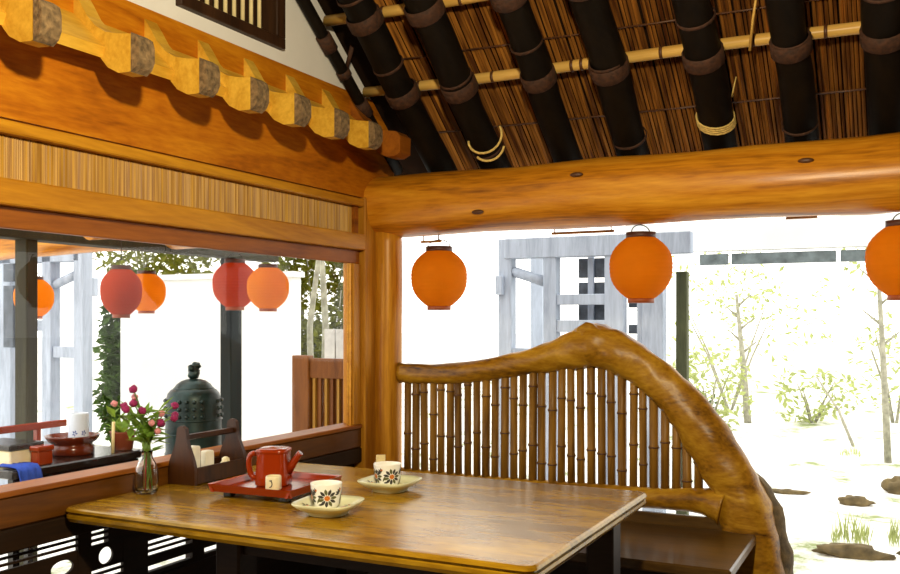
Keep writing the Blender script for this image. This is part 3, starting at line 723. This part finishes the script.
# ------------------------------------------------------------------ outside the long window (west)
bs = MB().box(-.52, -.28, -.90, -.65, .66, .70, b=.01).box(-.42, -.38, -.80, -.75, -.10, .66).box(-.50, -.30, -.88, -.67, -.14, -.10).build('bell_plinth', 'dark_panel'); tag(bs, 'dark wooden plinth under the bronze bell outside the window', 'plinth')
bell = thing('bronze_bell', 'dark bronze temple bell with rows of studs outside the window', 'bell', (-.40,-.775,.70))
MB().lathe([(.098,.0),(.112,.002),(.112,.022),(.108,.028),(.109,.10),(.111,.11),(.109,.12),(.108,.20),(.106,.235),(.100,.258),(.088,.272),(.070,.281)], 40, capb=True).build('bell_body', 'bronze', bell, world=False)
MB().lathe([(.078,.270),(.080,.278),(.074,.283),(.066,.294),(.050,.306),(.028,.314),(.001,.317)], 36).build('bell_crown', 'bronze', bell, world=False)
dr = MB(); dr.ball((0,0,.338), .026, 12, 8, (1,.8,1), wob=.5, seed=1); dr.ball((0,.012,.364), .018, 10, 8, (1,1,1), wob=.5, seed=4); dr.ball((0,-.014,.357), .014, 10, 8, wob=.5, seed=8)
dr.build('dragon_loop', 'bronze', bell, world=False)
for q in range(4):
    for i in range(4):
        for j in range(3):
            a = q*pi/2+.30+(i-1.5)*.27-1.25; z = .172+j*.029
            MB().ball((.108*cos(a), .108*sin(a), z), .0085, 8, 6).build('stud', 'bronze', bell, world=False)
for z in (.155, .10): MB().lathe([(.107,z-.004),(.1125,z-.002),(.1125,z+.002),(.106,z+.004)], 36).build('band', 'bronze', bell, world=False)
for (x, y, w, m, lab) in ((-1.3,-.83,.060,'grey_post','square olive grey post outside the window at far left'), (-1.3,.53,.100,'teal_post','square dark teal post outside the window right of the bell')):
    o = MB().box(x-.04, x+.04, y-w/2, y+w/2, -.14, 1.9, b=.006).build('veranda_post', m); tag(o, lab, 'post', 'veranda posts outside the window')
o = MB().box(-1.36, -1.24, -3, .9, 1.60, 1.74, b=.006).build('veranda_lintel', 'grey_post'); tag(o, 'dark lintel across the veranda posts outside the window', 'beam')
# serving table with trays
st = thing('side_table', 'black lacquer serving table outside the window crowded with trays', 'table', (-.78,-1.3,-.14))
slab(-1.10, -.45, -1.56, -.98, [(.01,.725),(0,.73),(0,.752),(.006,.757)], .03).build('table_top', 'lacquer_black', st)
for x in (-1.08, -.50):
    for y in (-1.545, -1.02): bx('leg', 'lacquer_black', st, x, x+.025, y, y+.025, -.14, .726)
bx('apron', 'lacquer_black', st, -.49, -.47, -1.52, -1.02, .66, .726)
SZ = .7575
def lbox(label, mats, x0, x1, y0, y1, h, name='lacquer_box', cat='box'):
    t = thing(name, label, cat, ((x0+x1)/2, (y0+y1)/2, SZ))
    a, b_ = (x1-x0)/2, (y1-y0)/2
    loc_box('box_body', mats[0], t, -a, a, -b_, b_, 0, h*.72, b=.004); loc_box('box_lid', mats[1], t, -a-.004, a+.004, -b_-.004, b_+.004, h*.72, h, b=.004); return t
lbox('flat red lacquer box with a pale front on the serving table', ('cream', 'lacquer_black'), -.72, -.52, -1.66+.14, -1.39, .075)
lbox('small red lacquer box at the serving table corner', ('lacquer_red', 'lacquer_red'), -.51, -.47, -1.45, -1.39, .065)
t = thing('red_rack', 'low red wooden rack rail at the back of the serving table', 'rack', (-1.0,-1.3,SZ))
loc_box('rail', 'lacquer_red', t, -.01, .01, -.24, .42, .050, .078, b=.003)
for y in (-.22, .0, .28): loc_box('rack_post', 'lacquer_red', t, -.01, .01, y-.01, y+.01, 0, .052)
t = thing('serving_stand', 'round reddish lacquer stand holding the blue and white cup', 'stand', (-.60,-1.195,SZ)); t.scale = (.9, .9, 1)
MB().lathe([(.07,0),(.085,.002),(.085,.03),(.078,.034),(.078,.040),(.092,.048),(.104,.062),(.106,.070),(.100,.070),(.09,.058),(.002,.056)], 36, capb=True).build('stand_body', 'stand_red', t, world=False)
t = thing('blue_white_cup', 'tall white cup with blue brushwork standing on the round stand', 'cup', (-.58,-1.185,SZ+.0565)); t.scale = (.88, .88, 1.0)
MB().lathe([(.03,0),(.040,.002),(.041,.01),(.039,.09),(.0385,.094),(.036,.094),(.035,.02),(.002,.015)], 30, capb=True).build('cup_body', 'blue_porcelain', t, world=False)
bl = MB(); rf = lambda z: .0405-.0015*z/.09
for a in (-1.1, -.2, .9, 2.2, 3.6):
    for k in range(5): wrap(bl, petal(0, 0, 1.2*k, .002, .010, .006), rf, a, .022+.012*(a > 0))
bl.build('blue_brushwork', 'paint_blue', t, world=False)
o = MB().tube([(0,0,0),(0,.004,.115)], .006, 8).build('chopstick', 'cream_bar', None, recenter=False); o.location = (-.482,-1.115,SZ); tag(o, 'pale wooden stick upright beside the blue and white cup', 'stick')
t = thing('flower_pot', 'small terracotta coloured pot with leaves at the serving table end', 'plant', (-.52,-1.03,SZ))
MB().lathe([(.032,0),(.036,.002),(.046,.065),(.048,.07),(.043,.07),(.04,.06),(.002,.058)], 24, capb=True).build('pot', 'soil', t, world=False)
for k in range(16):
    a = random.uniform(0, 2*pi); MB().leaf((0,0,.06), (cos(a),sin(a),random.uniform(.4,1.2)), (0,0,1), random.uniform(.06,.10), .025).build('leaf', 'leaf', t, world=False)
cl = MB(); v = []; f = []; N = 16
for i in range(N):
    y_ = -1.555+.085*i/(N-1)
    for k, (dx, z_) in enumerate(((-.10,.765),(-.04,.766),(-.0,.765),(.012,.755),(.018,.72),(.024,.66),(.026,.60-.02*sin(i*.9)))):
        v.append((-.45+dx+(.010*sin(i*1.3+k*.5) if k > 3 else 0), y_, z_+(.004*sin(i*1.7+k) if k < 3 else 0)))
for i in range(N-1):
    for k in range(6): a_ = i*7+k; f.append((a_, a_+7, a_+8, a_+1))
o = cl.add(v, f, True).build('blue_cloth', 'blue_cloth'); tag(o, 'bright blue cloth draped over the serving table edge outside the window', 'cloth')
md = o.modifiers.new('thickness', 'SOLIDIFY'); md.thickness = .004
# slatted wooden gate in the window's right end
gt = thing('wooden_gate', 'reddish brown slatted wooden gate outside by the window right end', 'gate', (-1.0,1.0,-.14))
bx('post', 'gate', gt, -1.20, -1.08, .97, 1.03, -.14, 1.035, b=.004); bx('post', 'gate', gt, -.72, -.64, .97, 1.03, -.14, 1.0, b=.004)
bx('top_board', 'gate', gt, -1.08, -.72, .985, 1.015, .90, 1.02, b=.004)
bx('bottom_rail', 'gate', gt, -1.08, -.72, .985, 1.015, .44, .54)
bx('backing', 'gate', gt, -1.08, -.72, 1.012, 1.02, .54, .90)
for k in range(8): bx('slat', 'gate_slat' if k % 2 == 0 else 'gate', gt, -1.06+k*.043, -1.06+k*.043+.017, .99, 1.010, .54, .90)
t = thing('signboard', 'small white boarded sign standing behind the wooden gate', 'sign', (-1.23,1.5,-.14))
bx('left_board', 'white_enamel', t, -1.315, -1.235, 1.49, 1.51, .95, 1.19); bx('right_board', 'white_enamel', t, -1.225, -1.15, 1.49, 1.51, .95, 1.19)
bx('lower_board', 'white_enamel', t, -1.33, -1.08, 1.495, 1.515, .93, .985); bx('stake', 'gate', t, -1.24, -1.22, 1.51, 1.53, -.14, 1.1)
# white panel added for the bright openings mirrored in the long window
t = thing('reflection_panel', 'white panel standing in for bright openings reflected in the long window', 'wall', (-2.6,1.85,-.14))
bx('white_panel', 'flat_white', t, -3.48, -1.80, 1.80, 1.90, -.14, 1.56)
bx('panel_cap', 'flat_white', t, -3.50, -1.78, 1.78, 1.92, 1.56, 1.60)

# ------------------------------------------------------------------ plants
def foliage(c, rad, n, L, w, seed, hollow=.3):
    rnd = random.Random(seed); mb = MB()
    for k in range(n):
        while True:
            d = Vector((rnd.uniform(-1,1), rnd.uniform(-1,1), rnd.uniform(-1,1)))
            if hollow < d.length < 1: break
        if noise.noise(d*2.3+Vector((seed,0,0))) < -.12: continue
        p = Vector((c[0]+d.x*rad[0], c[1]+d.y*rad[1], c[2]+d.z*rad[2]))
        mb.leaf(p, (rnd.uniform(-1,1), rnd.uniform(-1,1), rnd.uniform(-.7,.7)), (rnd.uniform(-1,1), rnd.uniform(-1,1), 1), L*rnd.uniform(.6,1.3), w*rnd.uniform(.6,1.3))
    return mb
def shrub(label, c, rad, n, L, w, m, seed, stems=4, cat='shrub', name='shrub', group=None):
    base = (c[0], c[1], -.14); t = thing(name, label, cat, base, group)
    foliage(c, rad, n, L, w, seed).build('foliage', m, t)
    rnd = random.Random(seed+5)
    for k in range(stems):
        a = rnd.uniform(0, 6.28); q = (c[0]+cos(a)*rad[0]*.5, c[1]+sin(a)*rad[1]*.5, c[2]+rad[2]*rnd.uniform(.0,.6))
        MB().tube([(base[0]+cos(a)*.03, base[1]+sin(a)*.03, -.14), ((base[0]+q[0])/2, (base[1]+q[1])/2+.05, (q[2]-.14)*.55), q], [.02,.014,.006], 8).build('stem', 'trunk', t)
    return t
GW = 'trees seen through the window'
shrub('dense dark green hedge bush seen beside the white reflection panel outside window', (-4.22,2.6,.75), (.24,.25,1.0), 4500, .10, .06, 'hedge', 11, cat='hedge', name='hedge_bush')
shrub('leafy tree behind the slatted gate outside the window', (-3.02,3.9,1.3), (.62,.5,1.35), 9000, .10, .055, 'tree_leaf', 12, 5, 'tree', 'garden_tree', GW)
shrub('tree with overhanging leaves above the white reflection panel', (-4.62,3.5,2.05), (.95,.45,.55), 2600, .10, .05, 'tree_leaf', 14, 3, 'tree', 'garden_tree', GW)
for i, (x, y, r, lean, lab) in enumerate(((-2.12,2.4,.03,.12,'pale forked trunk left behind the slatted gate'), (-2.02,2.6,.035,-.10,'pale leaning trunk behind the slatted gate'), (-1.78,2.5,.022,.06,'thin pale sapling trunk behind the signboard'))):
    o = MB().tube([(x,y,-.14),(x+lean*.5,y,.7),(x+lean*.4,y,1.2),(x+lean*1.4,y+.05,2.2)], [r,r*.9,r*.8,r*.5], 10, wob=.1, seed=i).build('tree_trunk', 'trunk'); tag(o, lab, 'trunk')

# ------------------------------------------------------------------ garden beyond the bench
pv = thing('timber_pavilion', 'pale weathered timber frame structure beyond the bench in the garden', 'pavilion', (.3,2.2,-.14))
def pb(name, m, *a, b=.004): return bx(name, m, pv, *a, b=b)
for (x0, x1) in ((-.345,-.25), (-.02,.07), (.40,.525), (.645,.78)): pb('post', 'pale_timber', x0, x1, 2.15, 2.24, -.14, 1.80)
pb('dark_post', 'olive_pale', .825, .895, 2.30, 2.37, -.14, 1.56)
pb('head_beam', 'pale_timber', -.30, .95, 2.14, 2.24, 1.665, 1.80)
pb('cross_rail', 'pale_timber', .07, .40, 2.16, 2.22, 1.350, 1.420); pb('cross_rail', 'pale_timber', .07, .40, 2.16, 2.22, 1.17, 1.25)
pb('cross_rail', 'pale_timber', -.25, -.02, 2.16, 2.22, .98, 1.06)
pb('muntin', 'pale_timber', .255, .295, 2.25, 2.28, 1.0, 1.67)
for (x0, x1, z0, z1) in ((.185,.255,1.53,1.66), (.295,.40,1.53,1.66), (.185,.255,1.05,1.50), (.295,.40,1.05,1.50), (.525,.60,1.16,1.22), (.525,.60,1.33,1.38)):
    pb('slate_panel', 'grey_panel', x0, x1, 2.27, 2.30, z0, z1)
MB().tube([(-.25,2.19,1.58),(0.0,2.19,1.50)], .035, 8).build('brace', 'pale_timber', pv)
pb('bracket', 'pale_timber', -.345, -.30, 2.10, 2.15, 1.42, 1.55)
pb('slender_post', 'pale_timber', .61, .645, 2.16, 2.20, .9, 1.66)
p2 = copy_tree(pv); p2['label'] = 'pale timber frame seen through the long window behind the olive post'; p2.location = (-3.66,1.05,-.14); p2.rotation_euler.z = pi  # second frame added where the pane would mirror the pavilion
e2 = thing('garden_eave', 'faint grey roof eave across the garden above the pale shrubs', 'roof', (1.5,3.4,1.6))
for k, (x0, x1) in enumerate(((.66,.86), (.89,1.60), (1.63,1.95))): bx('eave_panel', 'eave_slate', e2, x0+.1, x1+.1, 3.38, 3.44, 1.66, 1.74)
bx('fascia', 'flat_white', e2, .2, 3.2, 3.36, 3.40, 1.76, 1.98)
for x in (-.6, 3.6): bx('support', 'pale_timber', e2, x, x+.1, 3.40, 3.46, -.14, 1.85)
bx('purlin', 'flat_white', e2, -.6, 3.7, 3.40, 3.46, 1.76, 1.86)
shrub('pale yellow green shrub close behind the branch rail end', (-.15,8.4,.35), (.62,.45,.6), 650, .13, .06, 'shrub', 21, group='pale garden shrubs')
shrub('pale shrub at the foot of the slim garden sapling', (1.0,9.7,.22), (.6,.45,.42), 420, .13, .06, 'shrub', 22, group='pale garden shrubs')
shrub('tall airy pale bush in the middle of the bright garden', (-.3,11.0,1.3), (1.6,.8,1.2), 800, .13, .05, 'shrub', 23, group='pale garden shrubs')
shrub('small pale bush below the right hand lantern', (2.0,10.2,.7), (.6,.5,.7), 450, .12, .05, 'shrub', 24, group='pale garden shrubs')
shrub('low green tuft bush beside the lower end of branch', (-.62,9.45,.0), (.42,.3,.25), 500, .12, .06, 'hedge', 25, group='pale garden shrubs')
for i, (x, y, h, r, lean, lab) in enumerate(((.22,9.3,1.6,.05,-.15,'slim pale sapling trunk in the bright garden middle'), (1.98,6.3,2.0,.035,-.10,'slim sapling trunk under the right hand lantern'), (1.62,7.4,.62,.018,-.38,'thin stake leaning left in the bright garden'))):
    t = thing('sapling', lab, 'sapling', (x,y,-.14))
    MB().tube([(x,y,-.14),(x+lean*.4,y,h*.4),(x+lean,y,h)], [r,r*.8,r*.4], 8, wob=.1, seed=i).build('trunk', 'trunk', t)
    if i < 2:
        for k in range(5):
            z = h*(.5+.1*k); MB().tube([(x+lean*z/h,y,z),(x+lean*z/h+(-1)**k*.18,y+.05,z+.16)], [r*.4,r*.15], 6).build('branch', 'trunk', t)
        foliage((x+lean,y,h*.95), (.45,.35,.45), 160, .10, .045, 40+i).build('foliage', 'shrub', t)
def rock(label, c, r, sc, seed):
    o = MB().ball(c, r, 20, 12, sc, wob=.55, seed=seed).build('garden_rock', 'rock'); return tag(o, label, 'rock', 'garden rocks')
rock('flat brown rock edging with grass on top at lower right', (1.86,2.30,-.13), .19, (1.0,.45,.34), 3)
rock('brown rock at the lower right frame edge beside the grass', (2.30,2.36,-.12), .14, (1.2,.6,.4), 6)
rock('small mossy rock in the white gravel above the grass tuft', (1.80,3.95,-.12), .10, (1.2,.7,.5), 9)
rock('mossy stone by the foot of the right sapling', (2.08,4.6,-.10), .12, (.8,.6,.7), 12)
rock('little grey stone in gravel near the branch base', (1.30,4.2,-.13), .09, (1.4,.6,.3), 15)
for i, (x, y, n, h, lab) in enumerate(((1.84,2.62,90,.24,'tuft of thin grass behind the flat brown rock'), (2.16,2.70,90,.26,'tuft of thin grass at the right frame edge'), (1.62,6.6,50,.15,'small pale grass tuft in the middle of gravel'))):
    rnd = random.Random(i); mb = MB()
    for k in range(n):
        p = Vector((x+rnd.uniform(-.11,.11), y+rnd.uniform(-.08,.08), -.14)); d = Vector((rnd.uniform(-.3,.3), rnd.uniform(-.25,.25), 1))
        mb.leaf(p, d, (rnd.uniform(-1,1), rnd.uniform(-1,1), .1), h*rnd.uniform(.3,1.2)*(1-.5*abs(p.x-x)/.11), .010)
    o = mb.build('grass_tuft', 'shrub'); tag(o, lab, 'grass', 'garden grass tufts')
